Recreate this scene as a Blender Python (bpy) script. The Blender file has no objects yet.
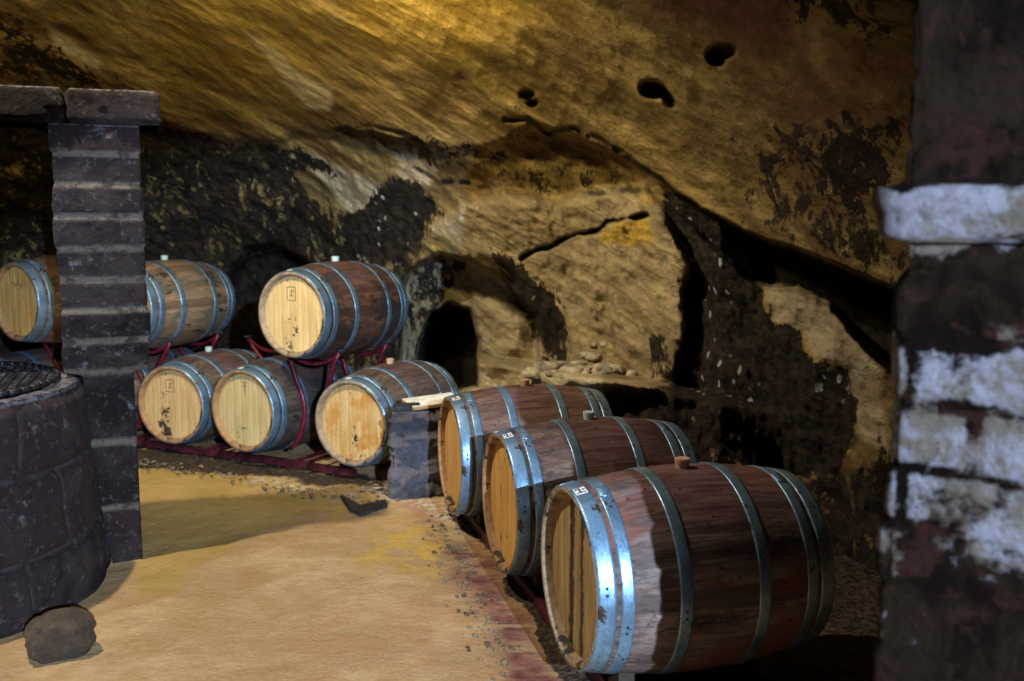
import bpy, bmesh, math, random
import numpy as np
from mathutils import Vector, Matrix
C = bpy.context.scene
COL = C.collection
PI = math.pi
random.seed(4)
W, H, F, PITCH, CAMZ = 1024, 681, 960.0, math.radians(7), 1.72
CP, SP = math.cos(PITCH), math.sin(PITCH)

# ------------------------------------------------------------------ noise
def _h(ix, iy, iz, seed):
    n = ((ix * 73856093) ^ (iy * 19349663) ^ (iz * 83492791) ^ (seed * 1274126177)) & 0xffffffff
    n = ((n ^ (n >> 16)) * 0x45d9f3b) & 0xffffffff
    n = ((n ^ (n >> 13)) * 1274126177) & 0xffffffff
    n = ((n ^ (n >> 16)) * 2246822519) & 0xffffffff
    return ((n ^ (n >> 15)) & 0xffff) / 32767.5 - 1.0
def vnoise(p, seed=0):
    i = np.floor(p).astype(np.int64); f = p - i; f = f * f * f * (f * (f * 6 - 15) + 10)
    x, y, z = i[..., 0], i[..., 1], i[..., 2]; fx, fy, fz = f[..., 0], f[..., 1], f[..., 2]
    def L(a, b, t): return a + (b - a) * t
    return L(L(L(_h(x, y, z, seed), _h(x+1, y, z, seed), fx), L(_h(x, y+1, z, seed), _h(x+1, y+1, z, seed), fx), fy),
             L(L(_h(x, y, z+1, seed), _h(x+1, y, z+1, seed), fx), L(_h(x, y+1, z+1, seed), _h(x+1, y+1, z+1, seed), fx), fy), fz)
def fbm(p, scale, octs=4, seed=0, gain=.5):
    r = 0; a = 1; s = 0
    for o in range(octs):
        r = r + a * vnoise(p * scale * 2.03 ** o + o * 17.3, seed + o); s += a; a *= gain
    return r / s
def ridge(p, scale, octs=4, seed=0):
    r = 0; a = 1; s = 0
    for o in range(octs):
        r = r + a * (1 - 2 * np.abs(vnoise(p * scale * 2.1 ** o + o * 9.1, seed + o))); s += a; a *= .5
    return r / s
def sst(x, a, b):
    t = np.clip((x - a) / (b - a), 0, 1); return t * t * (3 - 2 * t)
def poly_sd(px, py, P):
    """signed distance to a closed polygon, positive inside"""
    d = np.full(px.shape, 1e9); ins = np.zeros(px.shape, bool); n = len(P)
    for i in range(n):
        x0, y0 = P[i]; x1, y1 = P[(i + 1) % n]
        ex, ey = x1 - x0, y1 - y0
        t = np.clip(((px - x0) * ex + (py - y0) * ey) / (ex * ex + ey * ey + 1e-9), 0, 1)
        d = np.minimum(d, (px - x0 - t * ex) ** 2 + (py - y0 - t * ey) ** 2)
        c = ((y0 > py) != (y1 > py)) & (px < (x1 - x0) * (py - y0) / ((y1 - y0) if y1 != y0 else 1e-9) + x0)
        ins ^= c
    d = np.sqrt(d); return np.where(ins, d, -d)
def line_d(px, py, P):
    d = np.full(px.shape, 1e9)
    for (x0, y0), (x1, y1) in zip(P[:-1], P[1:]):
        ex, ey = x1 - x0, y1 - y0
        t = np.clip(((px - x0) * ex + (py - y0) * ey) / (ex * ex + ey * ey), 0, 1)
        d = np.minimum(d, np.hypot(px - x0 - t * ex, py - y0 - t * ey))
    return d
def project(P):
    X, Y, Z = P[..., 0], P[..., 1], P[..., 2] - CAMZ
    yy = Y * CP - Z * SP; zz = Y * SP + Z * CP
    ok = yy > .5; yy = np.where(ok, yy, 1)
    return np.where(ok, W / 2 + F * X / yy, -9999), np.where(ok, H / 2 - F * zz / yy, -9999)
def at_floor(px, py, z=0.0):
    """the point of height z that stands behind a pixel of the photograph"""
    a = (px - W / 2) / F; b = -(py - H / 2) / F
    d = Vector((a, CP + b * SP, -SP + b * CP)); k = (z - CAMZ) / d.z
    return Vector((d.x * k, d.y * k, z))

# ------------------------------------------------------------------ linking
def tag(o, label=None, cat=None, group=None, kind=None):
    if label: o['label'] = label
    if cat: o['category'] = cat
    if group: o['group'] = group
    if kind: o['kind'] = kind
    return o
def empty(name, loc, rz=0.0):
    o = bpy.data.objects.new(name, None); COL.objects.link(o); o.location = loc; o.rotation_euler = (0, 0, rz)
    o.empty_display_size = .1; return o
def link(name, me, mats, parent=None):
    o = bpy.data.objects.new(name, me); COL.objects.link(o)
    if parent: o.parent = parent
    if not isinstance(mats, (list, tuple)): mats = [mats]
    if len(me.materials) == 0:
        for m in mats: me.materials.append(m)
    for i, m in enumerate(mats):
        if me.materials[i] != m:
            o.material_slots[i].link = 'OBJECT'; o.material_slots[i].material = m
    return o
def mesh(name, verts, faces, smooth=True, idx=None):
    me = bpy.data.meshes.new(name)
    me.from_pydata([tuple(v) for v in verts], [], [tuple(f) for f in faces])
    if smooth: me.polygons.foreach_set('use_smooth', [True] * len(me.polygons))
    if idx is not None: me.polygons.foreach_set('material_index', idx)
    me.update(); return me
def grid_mesh(name, P, closed_u=False, flip=False):
    """P: (nv, nu, 3) array"""
    nv, nu, _ = P.shape
    I = np.arange(nv * nu).reshape(nv, nu)
    if closed_u: A = I[:-1, :]; B = np.roll(I, -1, 1)[:-1, :]; Cc = np.roll(I, -1, 1)[1:, :]; D = I[1:, :]
    else: A = I[:-1, :-1]; B = I[:-1, 1:]; Cc = I[1:, 1:]; D = I[1:, :-1]
    Q = np.stack([A, B, Cc, D], -1).reshape(-1, 4)
    if flip: Q = Q[:, ::-1]
    return np_mesh(name, P.reshape(-1, 3), Q)
def np_mesh(name, V, Q):
    me = bpy.data.meshes.new(name)
    me.vertices.add(len(V)); me.vertices.foreach_set('co', np.ascontiguousarray(V, dtype=np.float32).ravel())
    me.loops.add(len(Q) * 4); me.loops.foreach_set('vertex_index', np.ascontiguousarray(Q, dtype=np.int32).ravel())
    me.polygons.add(len(Q)); me.polygons.foreach_set('loop_start', np.arange(0, len(Q) * 4, 4, dtype=np.int32))
    me.polygons.foreach_set('use_smooth', np.ones(len(Q), bool))
    me.update(calc_edges=True); me.validate(); return me
def vattr(me, name, arr):
    a = me.attributes.new(name, 'FLOAT', 'POINT'); a.data.foreach_set('value', np.ascontiguousarray(arr, dtype=np.float32).ravel())

# ------------------------------------------------------------------ node helper
class NT:
    def __init__(s, name):
        s.m = bpy.data.materials.new(name); s.m.use_nodes = True; s.t = s.m.node_tree; s.t.nodes.clear()
        s.out = s.t.nodes.new('ShaderNodeOutputMaterial'); s.b = s.t.nodes.new('ShaderNodeBsdfPrincipled')
        s.t.links.new(s.b.outputs[0], s.out.inputs[0])
        s.tc = s.t.nodes.new('ShaderNodeTexCoord').outputs['Object']
    def n(s, typ, **kw):
        nd = s.t.nodes.new(typ)
        for k, v in kw.items(): setattr(nd, k, v)
        return nd
    def put(s, sock, v):
        if isinstance(v, bpy.types.NodeSocket): s.t.links.new(v, sock)
        elif isinstance(v, (tuple, list)) and len(v) == 3 and sock.type == 'RGBA': sock.default_value = (*v, 1)
        else: sock.default_value = v
    def aniso(s, stretch, roty):
        m = s.n('ShaderNodeMapping', vector_type='TEXTURE'); s.put(m.inputs['Vector'], s.tc)
        m.inputs['Scale'].default_value = tuple(1 / v for v in stretch); m.inputs['Rotation'].default_value = (0, roty, 0); return m.outputs[0]
    def mapp(s, scale=(1, 1, 1), rot=(0, 0, 0), loc=(0, 0, 0), src=None):
        m = s.n('ShaderNodeMapping'); s.put(m.inputs['Vector'], src or s.tc)
        m.inputs['Scale'].default_value = scale; m.inputs['Rotation'].default_value = rot; m.inputs['Location'].default_value = loc
        return m.outputs[0]
    def noise(s, scale, detail=5, rough=.6, vec=None, dist=0):
        n = s.n('ShaderNodeTexNoise'); s.put(n.inputs['Vector'], vec or s.tc)
        n.inputs['Scale'].default_value = scale; n.inputs['Detail'].default_value = detail
        n.inputs['Roughness'].default_value = rough; n.inputs['Distortion'].default_value = dist
        m = s.n('ShaderNodeMath', operation='MULTIPLY_ADD', use_clamp=True); s.put(m.inputs[0], n.outputs['Fac']); m.inputs[1].default_value = 1.75; m.inputs[2].default_value = -.375
        return m.outputs[0]
    def voro(s, scale, vec=None, feature='F1', out='Distance'):
        n = s.n('ShaderNodeTexVoronoi', feature=feature); s.put(n.inputs['Vector'], vec or s.tc)
        n.inputs['Scale'].default_value = scale; return n.outputs[out]
    def ramp(s, fac, lo, hi, a=0.0, b=1.0):
        n = s.n('ShaderNodeMapRange', interpolation_type='SMOOTHSTEP'); s.put(n.inputs[0], fac)
        for i, v in enumerate((lo, hi, a, b)): n.inputs[i + 1].default_value = v
        return n.outputs[0]
    def math(s, op, a, b=None, c=None):
        n = s.n('ShaderNodeMath', operation=op); s.put(n.inputs[0], a)
        if b is not None: s.put(n.inputs[1], b)
        if c is not None: s.put(n.inputs[2], c)
        return n.outputs[0]
    def mix(s, fac, a, b, mode='MIX'):
        n = s.n('ShaderNodeMix', data_type='RGBA', blend_type=mode)
        s.put(n.inputs[0], fac); s.put(n.inputs[6], a); s.put(n.inputs[7], b); return n.outputs[2]
    def attr(s, name): return s.n('ShaderNodeAttribute', attribute_name=name).outputs['Fac']
    def bump(s, h, dist=.01, strength=1.0):
        n = s.n('ShaderNodeBump'); s.put(n.inputs['Height'], h); n.inputs['Distance'].default_value = dist
        n.inputs['Strength'].default_value = strength; s.put(s.b.inputs['Normal'], n.outputs[0])
    def fin(s, col, rough=.8, metal=0.0, spec=.4):
        s.put(s.b.inputs['Base Color'], col); s.put(s.b.inputs['Roughness'], rough); s.put(s.b.inputs['Metallic'], metal)
        s.b.inputs['Specular IOR Level'].default_value = spec; return s.m

# ------------------------------------------------------------------ materials
def mat_rock():
    k = NT('cave_rock')
    ang = math.radians(-32)
    st = k.aniso((.5, .8, 2.0), -ang)
    warp = k.noise(1.1, 3, .5)
    big = k.noise(.9, 5, .62, dist=.6); mid = k.noise(2.4, 8, .66, vec=st, dist=.35); fine = k.noise(13, 8, .72); strat = k.noise(4.5, 9, .68, vec=k.aniso((.35, .7, 2.4), -ang), dist=.5)
    col = k.mix(k.ramp(mid, .32, .68), (.19, .125, .045), (.46, .335, .13))
    col = k.mix(k.ramp(strat, .38, .66), k.mix(.55, col, (.115, .07, .027)), col)
    col = k.mix(k.ramp(big, .5, .75, 0, .35), col, (.17, .105, .045))
    pale = k.attr('pale'); col = k.mix(pale, col, k.mix(k.ramp(mid, .3, .7), (.50, .42, .28), (.76, .66, .48)))
    ye = k.attr('yellow'); col = k.mix(ye, col, k.mix(k.ramp(fine, .3, .7), (.48, .30, .05), (.66, .46, .10)))
    red = k.attr('red'); col = k.mix(k.math('MULTIPLY', red, k.ramp(strat, .3, .6, .3, 1)), col, (.13, .05, .04))
    # black mould and painted recess shade: patchy, with streaks of bare rock showing through
    vs = k.mapp(scale=(5.5, 2.5, 1.9)); vert = k.noise(1.5, 9, .72, vec=vs, dist=.8)
    soot_shade = k.attr('soot_shade')
    thr = k.math('SUBTRACT', 1.0, soot_shade)
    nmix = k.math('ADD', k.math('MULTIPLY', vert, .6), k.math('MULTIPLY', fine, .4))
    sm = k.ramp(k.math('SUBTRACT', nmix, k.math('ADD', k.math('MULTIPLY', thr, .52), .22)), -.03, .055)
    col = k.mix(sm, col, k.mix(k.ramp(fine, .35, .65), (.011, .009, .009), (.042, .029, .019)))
    fl = k.attr('fleck'); vo = k.voro(10, vec=k.mapp(scale=(1.3, 1.3, .8)))
    spot = k.math('MULTIPLY', k.ramp(vo, .17, .24, 1, 0), k.math('MULTIPLY', fl, k.ramp(k.noise(2.2, 3), .5, .6)))
    col = k.mix(spot, col, (.50, .52, .52))
    cr = k.attr('crack'); col = k.mix(cr, col, (.02, .014, .008))
    h = k.math('ADD', k.math('MULTIPLY', mid, .9), k.math('ADD', k.math('MULTIPLY', strat, .36), k.math('MULTIPLY', fine, .40)))
    k.bump(h, .06, 1.0)
    return k.fin(col, .88, spec=.2)
def mat_floor():
    k = NT('packed_earth')
    a = k.noise(1.2, 5, .6); b = k.noise(6, 6, .65); c = k.noise(45, 5, .7); st = k.noise(3, 5, .6, vec=k.mapp(scale=(1, 3, 1), rot=(0, 0, .3)))
    col = k.mix(k.ramp(a, .35, .65), (.40, .25, .115), (.52, .345, .175))
    col = k.mix(k.ramp(b, .4, .7, 0, .45), col, (.34, .20, .07))
    col = k.mix(k.ramp(c, .5, .75, 0, .3), col, (.55, .38, .2))
    ye = k.attr('yellow'); col = k.mix(k.math('MULTIPLY', ye, k.ramp(b, .35, .6)), col, (.58, .37, .06))
    od = k.attr('olive_shade'); col = k.mix(od, col, k.mix(k.ramp(a, .3, .7), (.36, .235, .06), (.45, .30, .09)))
    wi = k.attr('wine'); wm = k.math('MULTIPLY', wi, k.ramp(st, .32, .58, .35, 1)); col = k.mix(wm, col, k.mix(k.ramp(b, .3, .7), (.10, .022, .028), (.22, .075, .06)))
    pk = k.attr('pink'); col = k.mix(k.math('MULTIPLY', pk, k.ramp(b, .35, .6)), col, (.50, .25, .13))
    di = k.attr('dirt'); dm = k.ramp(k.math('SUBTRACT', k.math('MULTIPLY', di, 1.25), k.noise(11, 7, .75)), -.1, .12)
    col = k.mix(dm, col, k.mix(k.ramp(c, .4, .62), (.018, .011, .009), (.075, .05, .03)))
    ch = k.attr('chalk'); col = k.mix(k.math('MULTIPLY', ch, k.ramp(k.noise(24, 5, .7), .5, .62)), col, (.6, .56, .5))
    col = k.mix(k.ramp(k.voro(9), .0, .035, .85, 0), col, (.08, .05, .03))
    k.bump(k.math('ADD', k.math('MULTIPLY', b, .6), k.math('MULTIPLY', c, .25)), .022, 1.0)
    return k.fin(col, .8, spec=.3)
def mat_block(name, dark, light, mort, bs=.022):
    """weathered tuff blocks with joints (attribute joint)"""
    k = NT(name)
    a = k.noise(3.5, 6, .65, dist=.3); b = k.noise(26, 7, .75); r = k.attr('rnd')
    col = k.mix(r, dark, light)
    col = k.mix(k.ramp(a, .4, .72, 0, .8), col, k.mix(.5, dark, (.11, .085, .08)))
    col = k.mix(k.ramp(b, .58, .8, 0, .55), col, (.26, .23, .24))
    sp = k.math('MULTIPLY', k.ramp(k.noise(9, 4, .6), .72, .86), k.ramp(b, .35, .6)); col = k.mix(k.math('MULTIPLY', sp, .7), col, (.26, .28, .32))
    j = k.attr('joint'); col = k.mix(k.math('MULTIPLY', j, k.ramp(k.noise(12, 5, .7), .3, .55, .25, 1)), col, mort)
    ed = k.attr('edge'); col = k.mix(k.math('MULTIPLY', ed, k.ramp(b, .3, .6)), col, (.36, .33, .36))
    k.bump(k.math('ADD', b, k.math('MULTIPLY', a, .8)), bs, 1.0)
    return k.fin(col, .85, spec=.25)
def mat_white_stone():
    k = NT('whitewashed_rubble')
    a = k.noise(4.5, 6, .65, dist=.7); b = k.noise(24, 7, .75); c = k.noise(8, 6, .7, vec=k.mapp(loc=(4, 2, 7)), dist=.5)
    w = k.attr('white')
    base = k.mix(k.ramp(a, .35, .65), (.007, .003, .0015), (.026, .014, .008))
    base = k.mix(k.ramp(c, .55, .7), base, (.040, .014, .010))
    paint = k.mix(k.ramp(c, .35, .62), (.37, .33, .38), (.20, .155, .12))
    m = k.ramp(k.math('SUBTRACT', k.math('ADD', k.math('MULTIPLY', a, .65), k.math('MULTIPLY', b, .35)), k.math('SUBTRACT', .92, k.math('MULTIPLY', w, .62))), -.06, .09)
    col = k.mix(m, base, paint)
    k.bump(k.math('ADD', b, a), .03, 1.0)
    return k.fin(col, .95, spec=.08)
def mat_stave(name, c1, c2, wine=.5, stain=.4, dark=(.02, .014, .012), seed=0.0, tint=None):
    k = NT(name); sv = k.attr('stave')
    lv = k.mapp(scale=(1.2, 14, 14), loc=(seed, seed * 2, 0)); g = k.noise(3.5, 7, .7, vec=lv); g2 = k.noise(2.2, 5, .6, vec=k.mapp(scale=(1, 2.6, 2.6), loc=(seed, 0, seed)))
    col = k.mix(k.ramp(g, .3, .7), c1, c2)
    col = k.mix(k.math('MULTIPLY', sv, .75), col, k.mix(.5, c1, dark))
    pat = k.noise(2.6, 6, .7, vec=k.mapp(scale=(1, 1.8, 1.8), loc=(seed * 3, 1, 2)))
    col = k.mix(k.math('MULTIPLY', k.ramp(k.math('ADD', k.math('MULTIPLY', g, .4), k.math('MULTIPLY', pat, .6)), .60 - stain * .18, .66 - stain * .14), .93), col, dark)
    if tint: col = k.mix(k.ramp(g2, .52, .66, 0, .75), col, tint)
    # wine that ran from the bung
    sx = k.n('ShaderNodeSeparateXYZ'); k.put(sx.inputs[0], k.tc)
    top = k.ramp(sx.outputs[2], .40, .70); ax = k.ramp(k.math('ABSOLUTE', sx.outputs[0]), .02, .40, 1, 0)
    wm = k.math('MULTIPLY', k.math('MULTIPLY', k.math('ADD', k.math('MULTIPLY', top, ax), k.math('MULTIPLY', top, .25)), wine), k.ramp(g2, .25, .6, .5, 1))
    col = k.mix(wm, col, k.mix(k.ramp(g, .35, .65), (.075, .03, .033), (.17, .095, .095)))
    col = k.mix(k.ramp(k.voro(17, vec=k.mapp(loc=(seed, seed, 3))), .09, .14, .8, 0), col, dark)
    k.bump(g, .004, 1.0)
    return k.fin(col, k.ramp(g2, .3, .7, .5, .72), spec=.35)
def mat_chime(name, c):
    k = NT(name); b = k.noise(16, 6, .7); col = k.mix(k.ramp(b, .35, .7), c, tuple(v * .6 for v in c))
    col = k.mix(k.ramp(k.noise(9, 5, .7), .56, .63), col, (.03, .022, .02))
    k.bump(b, .004, .8); return k.fin(col, .75)
def mat_head(name, c1, c2, streaks=(), mould=0.0, mould_y=0.0, rust=0.0):
    k = NT(name); bd = k.attr('board')
    lv = k.mapp(scale=(6, 9, .8)); g = k.noise(5, 7, .65, vec=lv); g2 = k.noise(5, 5, .6)
    col = k.mix(k.ramp(g, .3, .7), c1, c2); col = k.mix(k.math('MULTIPLY', bd, .35), col, tuple(v * .62 for v in c1))
    sx = k.n('ShaderNodeSeparateXYZ'); k.put(sx.inputs[0], k.tc)
    jag = k.noise(17, 6, .75)
    for y, w in streaks:
        d = k.math('ABSOLUTE', k.math('SUBTRACT', sx.outputs[1], y))
        m = k.ramp(k.math('ADD', d, k.math('MULTIPLY', jag, .055)), w + .026, w + .036, .96, 0)
        col = k.mix(m, col, (.022, .017, .015))
    if mould:
        d = k.math('ABSOLUTE', k.math('SUBTRACT', sx.outputs[1], mould_y))
        low = k.ramp(sx.outputs[2], .12, .55, 1, .25)
        m = k.math('MULTIPLY', k.math('MULTIPLY', k.ramp(d, .02, .11, 1, 0), low), mould)
        col = k.mix(k.ramp(k.math('SUBTRACT', k.math('ADD', jag, k.math('MULTIPLY', m, .35)), .78), -.02, .05), col, (.03, .025, .02))
    if rust: col = k.mix(k.math('MULTIPLY', k.ramp(g2, .5, .68), rust), col, (.50, .21, .035))
    k.bump(g, .003, .8); return k.fin(col, .55, spec=.35)
def mat_steel(name='galvanised_steel', c=(.23, .38, .55)):
    k = NT(name); a = k.noise(7, 6, .7); b = k.noise(40, 5, .6, vec=k.mapp(scale=(3, 1, 1)))
    col = k.mix(k.ramp(a, .35, .65), tuple(v * .66 for v in c), c); col = k.mix(k.ramp(b, .6, .75, 0, .5), col, (.10, .12, .14))
    col = k.mix(k.ramp(k.noise(15, 5, .7), .66, .73), col, (.07, .05, .04))
    k.bump(a, .002, .6); return k.fin(col, k.ramp(b, .3, .7, .30, .48), .62, .5)
def mat_plain(name, c, rough=.6, metal=0.0, var=.35, scale=20, bs=.002):
    k = NT(name); a = k.noise(scale, 5, .65); k.bump(a, bs, .7)
    return k.fin(k.mix(k.ramp(a, .35, .7), c, tuple(v * (1 - var) for v in c)), rough, metal)

ROCK = mat_rock(); FLOOR = mat_floor()
TUFF = mat_block('dark_tuff_block', (.014, .009, .010), (.046, .026, .030), (.27, .215, .17), .035)
WELLS = mat_block('well_stone', (.016, .009, .011), (.050, .025, .028), (.10, .075, .085), .035)
GREYSTONE = mat_block('grey_hewn_stone', (.045, .045, .065), (.55, .52, .62), (.2, .18, .2), .10)
WHITE = mat_white_stone()
STEEL = mat_steel(); STEEL_DULL = mat_steel('dull_galvanised_steel', (.15, .26, .37))
RED = mat_plain('red_painted_steel', (.17, .012, .03), .35, .1, .55, 14)
DARKRED = mat_plain('worn_red_paint', (.085, .014, .022), .5, .1, .7, 9)
IRON = mat_plain('rusty_iron', (.05, .045, .05), .5, .7, .5, 30)
PAPER = mat_plain('white_paper', (.78, .78, .76), .7, 0, .12, 30)
INK = mat_plain('burnt_mark', (.10, .055, .03), .8, 0, .3, 40)
CORK = mat_plain('tan_bung', (.60, .38, .24), .6, 0, .25, 60)
GLASSY = mat_plain('pale_silicone_bung', (.52, .66, .66), .35, 0, .1, 20)
BOARD = mat_plain('pale_board_top', (.82, .82, .80), .7, 0, .25, 9)
BEDGE = mat_plain('raw_board_edge', (.48, .27, .12), .8, 0, .3, 30)
SLATE = mat_plain('dark_slate', (.03, .028, .034), .6, 0, .5, 12, .01)
BROWNROCK = mat_block('brown_field_stone', (.10, .062, .035), (.26, .17, .10), (.2, .1, .05), .05)
PALEROCK = mat_plain('pale_rubble_stone', (.48, .42, .33), .9, 0, .6, 12, .02)

# ------------------------------------------------------------------ cave shell
path = [(-6.2, -4), (-6.4, 0), (-6.3, 4), (-5.9, 7.0), (-4.6, 8.7), (-3.2, 9.0), (-2.0, 8.7), (-1.15, 8.05), (-.35, 7.35), (.5, 6.8), (1.1, 6.0), (1.55, 5.2),
        (1.95, 4.3), (2.4, 3.2), (2.75, 1.8), (3.1, -.5), (3.9, -5.0), (3.2, -8.6), (-1, -9.6), (-4.8, -8.6)]
def catmull(P, n):
    P = np.array(P, float); N = len(P); out = []
    for i in range(N):
        p0, p1, p2, p3 = P[i - 1], P[i], P[(i + 1) % N], P[(i + 2) % N]
        for t in np.linspace(0, 1, n[i], endpoint=False):
            out.append(.5 * ((2 * p1) + (-p0 + p2) * t + (2 * p0 - 5 * p1 + 4 * p2 - p3) * t * t + (-p0 + 3 * p1 - 3 * p2 + p3) * t ** 3))
    return np.array(out)
ns = [8, 8, 10, 70, 90, 85, 75, 80, 85, 75, 75, 75, 60, 20, 10, 8, 8, 8, 8, 8]
base = catmull(path, ns); NU = len(base)
zc = [0, .5, 1.0, 1.5, 2.0, 2.5, 2.95, 3.4, 5.2, 6.7, 7.0]; kc = [0, 0, .005, .02, .07, .16, .27, .40, .56, .72, 1.0]
ss = np.concatenate([np.linspace(0, 7, 330, endpoint=False), np.linspace(7, 10, 34)]); NV = len(ss)
zz = np.interp(ss, range(11), zc) - .25 * (ss < .5) * (1 - ss * 2); kk = np.interp(ss, range(11), kc)
ker = np.ones(25) / 25                                        # round the profile
kk = np.convolve(np.pad(kk, 12, mode='edge'), ker, 'valid'); kk[-1] = 1.0; zz2 = np.convolve(np.pad(zz, 12, mode='edge'), ker, 'valid'); zz = np.where(ss < .4, zz, zz2)
KC = np.array([-.8, 1.5])
P = np.zeros((NV, NU, 3))
P[..., :2] = base[None] * (1 - kk[:, None, None]) + KC * kk[:, None, None]; P[..., 2] = zz[:, None]
px, py = project(P)
vis = sst(px, -700, -300) * sst(-px, -1400, -1150)           # where the features below apply
wob = np.stack([fbm(P, 2.2, 4, 11), fbm(P, 2.2, 4, 31)], -1)
qx = px + wob[..., 0] * 13; qy = py + wob[..., 1] * 11
def pm(poly, soft=6, grow=0): return sst(poly_sd(qx, qy, poly), -soft - grow, soft - grow) * vis
off = np.zeros(px.shape)
VB = [(-400, 150), (60, 100), (150, 112), (250, 135), (340, 128), (420, 136), (480, 143), (530, 118), (575, 132), (625, 156), (700, 200), (760, 232), (830, 262), (900, 290), (1300, 420)]
yb = np.interp(qx, [a for a, b in VB], [b for a, b in VB]); sb = qy - yb
amp = np.interp(px, [0, 150, 330, 350, 420, 440, 510, 530, 620, 660, 720, 770, 900], [.10, .15, .12, .28, .28, .10, .14, .34, .34, .22, .55, .95, 1.0])
flat = np.interp(px, [0, 600, 660, 720, 770, 900], [.13, .13, .16, .34, .95, 1.0])
amp = np.where(px > 700, np.minimum(amp, flat + .1), amp)
off += (flat * sst(sb, -1, 12) + (amp - flat) * sst(sb, -1, 6) * (1 - sst(sb, 10, 55))) * vis
LS = [(600, 150), (690, 222), (770, 282), (820, 303), (870, 348), (900, 375), (1300, 600)]
ys = np.interp(qx, [a for a, b in LS], [b for a, b in LS]); low = sst(qy - ys, -3, 8)
off -= low * np.interp(px, [640, 700, 770, 900], [0, .22, .85, .95]) * vis
BOULD = [(428, 240), (445, 215), (500, 190), (560, 203), (600, 190), (645, 192), (668, 215), (690, 262), (684, 320), (668, 392), (560, 392), (545, 330), (525, 280), (480, 262)]
off -= .20 * pm(BOULD, 10)
off -= .10 * pm([(585, 236), (640, 208), (668, 222), (690, 262), (684, 320), (668, 392), (560, 392), (560, 300)], 6)
CRK = [(527, 256), (548, 246), (560, 241), (590, 232), (604, 224), (625, 220), (652, 219)]
cw = fbm(P, 8, 3, 88) * 3.2
crack = sst(-line_d(qx, qy, CRK) + cw, -3.4, -.9)
off += .10 * crack
for L in ([(340, 131), (365, 126), (395, 127), (425, 138)], [(500, 118), (528, 117), (548, 131), (575, 128), (600, 140), (624, 153)], [(620, 152), (690, 200), (730, 222)], 
          [(590, 193), (610, 196), (640, 192)], [(415, 168), (440, 180), (470, 183)]):
    c = sst(-line_d(qx, qy, L), -3.6, -.8); c = c * sst(fbm(P, 9, 3, 87) + .25, -.1, .25); crack = np.maximum(crack, c * .8); off += .05 * c
ALC = [(398, 392), (399, 300), (410, 268), (440, 252), (470, 258), (482, 268), (515, 292), (538, 312), (536, 360), (525, 392)]
off += .62 * pm(ALC, 4)
off -= .22 * sst(-np.hypot((qx - 498) / 42, (qy - 330) / 55), -1.1, -.4) * vis
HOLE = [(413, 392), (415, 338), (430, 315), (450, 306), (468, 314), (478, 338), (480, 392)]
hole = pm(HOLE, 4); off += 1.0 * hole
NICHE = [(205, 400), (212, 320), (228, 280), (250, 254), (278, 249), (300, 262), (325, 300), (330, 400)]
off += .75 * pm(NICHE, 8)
for cx, cy, rx, ry, dd, an in ((653, 90, 15, 10, .26, .2), (668, 98, 13, 6, .2, .9), (722, 52, 15, 8, .22, -.2), (716, 60, 10, 6, .15, .4), (527, 94, 7, 4, .12, 0), (533, 103, 6, 4, .1, 0)):
    ca, sa = math.cos(an), math.sin(an); ux = ((px - cx) * ca + (py - cy) * sa) / rx; uy = (-(px - cx) * sa + (py - cy) * ca) / ry
    m = sst(-np.hypot(ux, uy) + wob[..., 0] * .5, -1.15, -.55); off += dd * m; crack = np.maximum(crack, m * .55)
off -= .28 * sst(-np.hypot((qx - 895) / 45, (qy - 5) / 25), -1, -.5) * vis                    # knob at the top right
# rubble shelf at the wall's foot, behind the standing row of barrels
shelf = sst(-P[..., 2] + .03 * wob[..., 0], -.72, -.62) * sst(px, 456, 476) * sst(-px, -800, -640); off -= .85 * shelf
# overall relief
ca, sa = math.cos(math.radians(32)), math.sin(math.radians(32))
A = np.stack([(P[..., 0] * ca - P[..., 2] * sa) * .55, P[..., 1] * .7, (P[..., 0] * sa + P[..., 2] * ca) * 1.5], -1)
off += .20 * fbm(P, .75, 3, 5) + .075 * fbm(A, 2.4, 5, 7) - .05 * ridge(A, 3.1, 4, 21)
rough = sst(sb, 0, 25); off += rough * (.05 * fbm(P, 6, 4, 41) - .045 * ridge(P, 4.5, 4, 51)) + .022 * fbm(A, 9, 4, 43)
ray = P - np.array([0, 0, CAMZ]); ray /= np.linalg.norm(ray, axis=-1, keepdims=True)
fade = sst(kk, .95, .7)[:, None] if False else (1 - sst(kk, .6, .95))[:, None]
P2 = P + ray * (off * fade)[..., None]
P2[0, :, 2] = -.3
# stains and colours of the rock, with some shade and lamp glow painted in
soot_shade = np.zeros(px.shape)
def so(poly, a, soft=8):
    global soot_shade
    soot_shade = np.maximum(soot_shade, a * pm(poly, soft * 1.6))
so([(-60, 12), (25, 12), (62, 50), (105, 72), (155, 98), (60, 98), (-60, 98)], .50, 12)
so([(-400, 118), (60, 105), (150, 116), (250, 138), (330, 150), (345, 170), (300, 178), (330, 215), (420, 240), (405, 300), (400, 420), (-400, 420)], .66, 9)
so([(332, 212), (370, 200), (400, 178), (430, 190), (445, 212), (425, 240), (402, 262), (340, 262)], 1.0)
so([(665, 195), (700, 200), (735, 235), (768, 282), (772, 322), (800, 332), (806, 358), (850, 375), (858, 420), (832, 470), (770, 484), (700, 450), (664, 392), (680, 320), (690, 262), (668, 215)], .97, 7)
so([(495, 250), (530, 262), (560, 290), (562, 330), (545, 362), (528, 322), (510, 290)], .80)
so([(735, 478), (860, 465), (905, 440), (905, 760), (600, 760), (640, 500)], .72, 20)
so([(700, 203), (760, 236), (830, 266), (900, 294), (900, 372), (820, 302), (770, 280)], .98, 5)  # shade of the deep recess under the vault edge, painted dark
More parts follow.
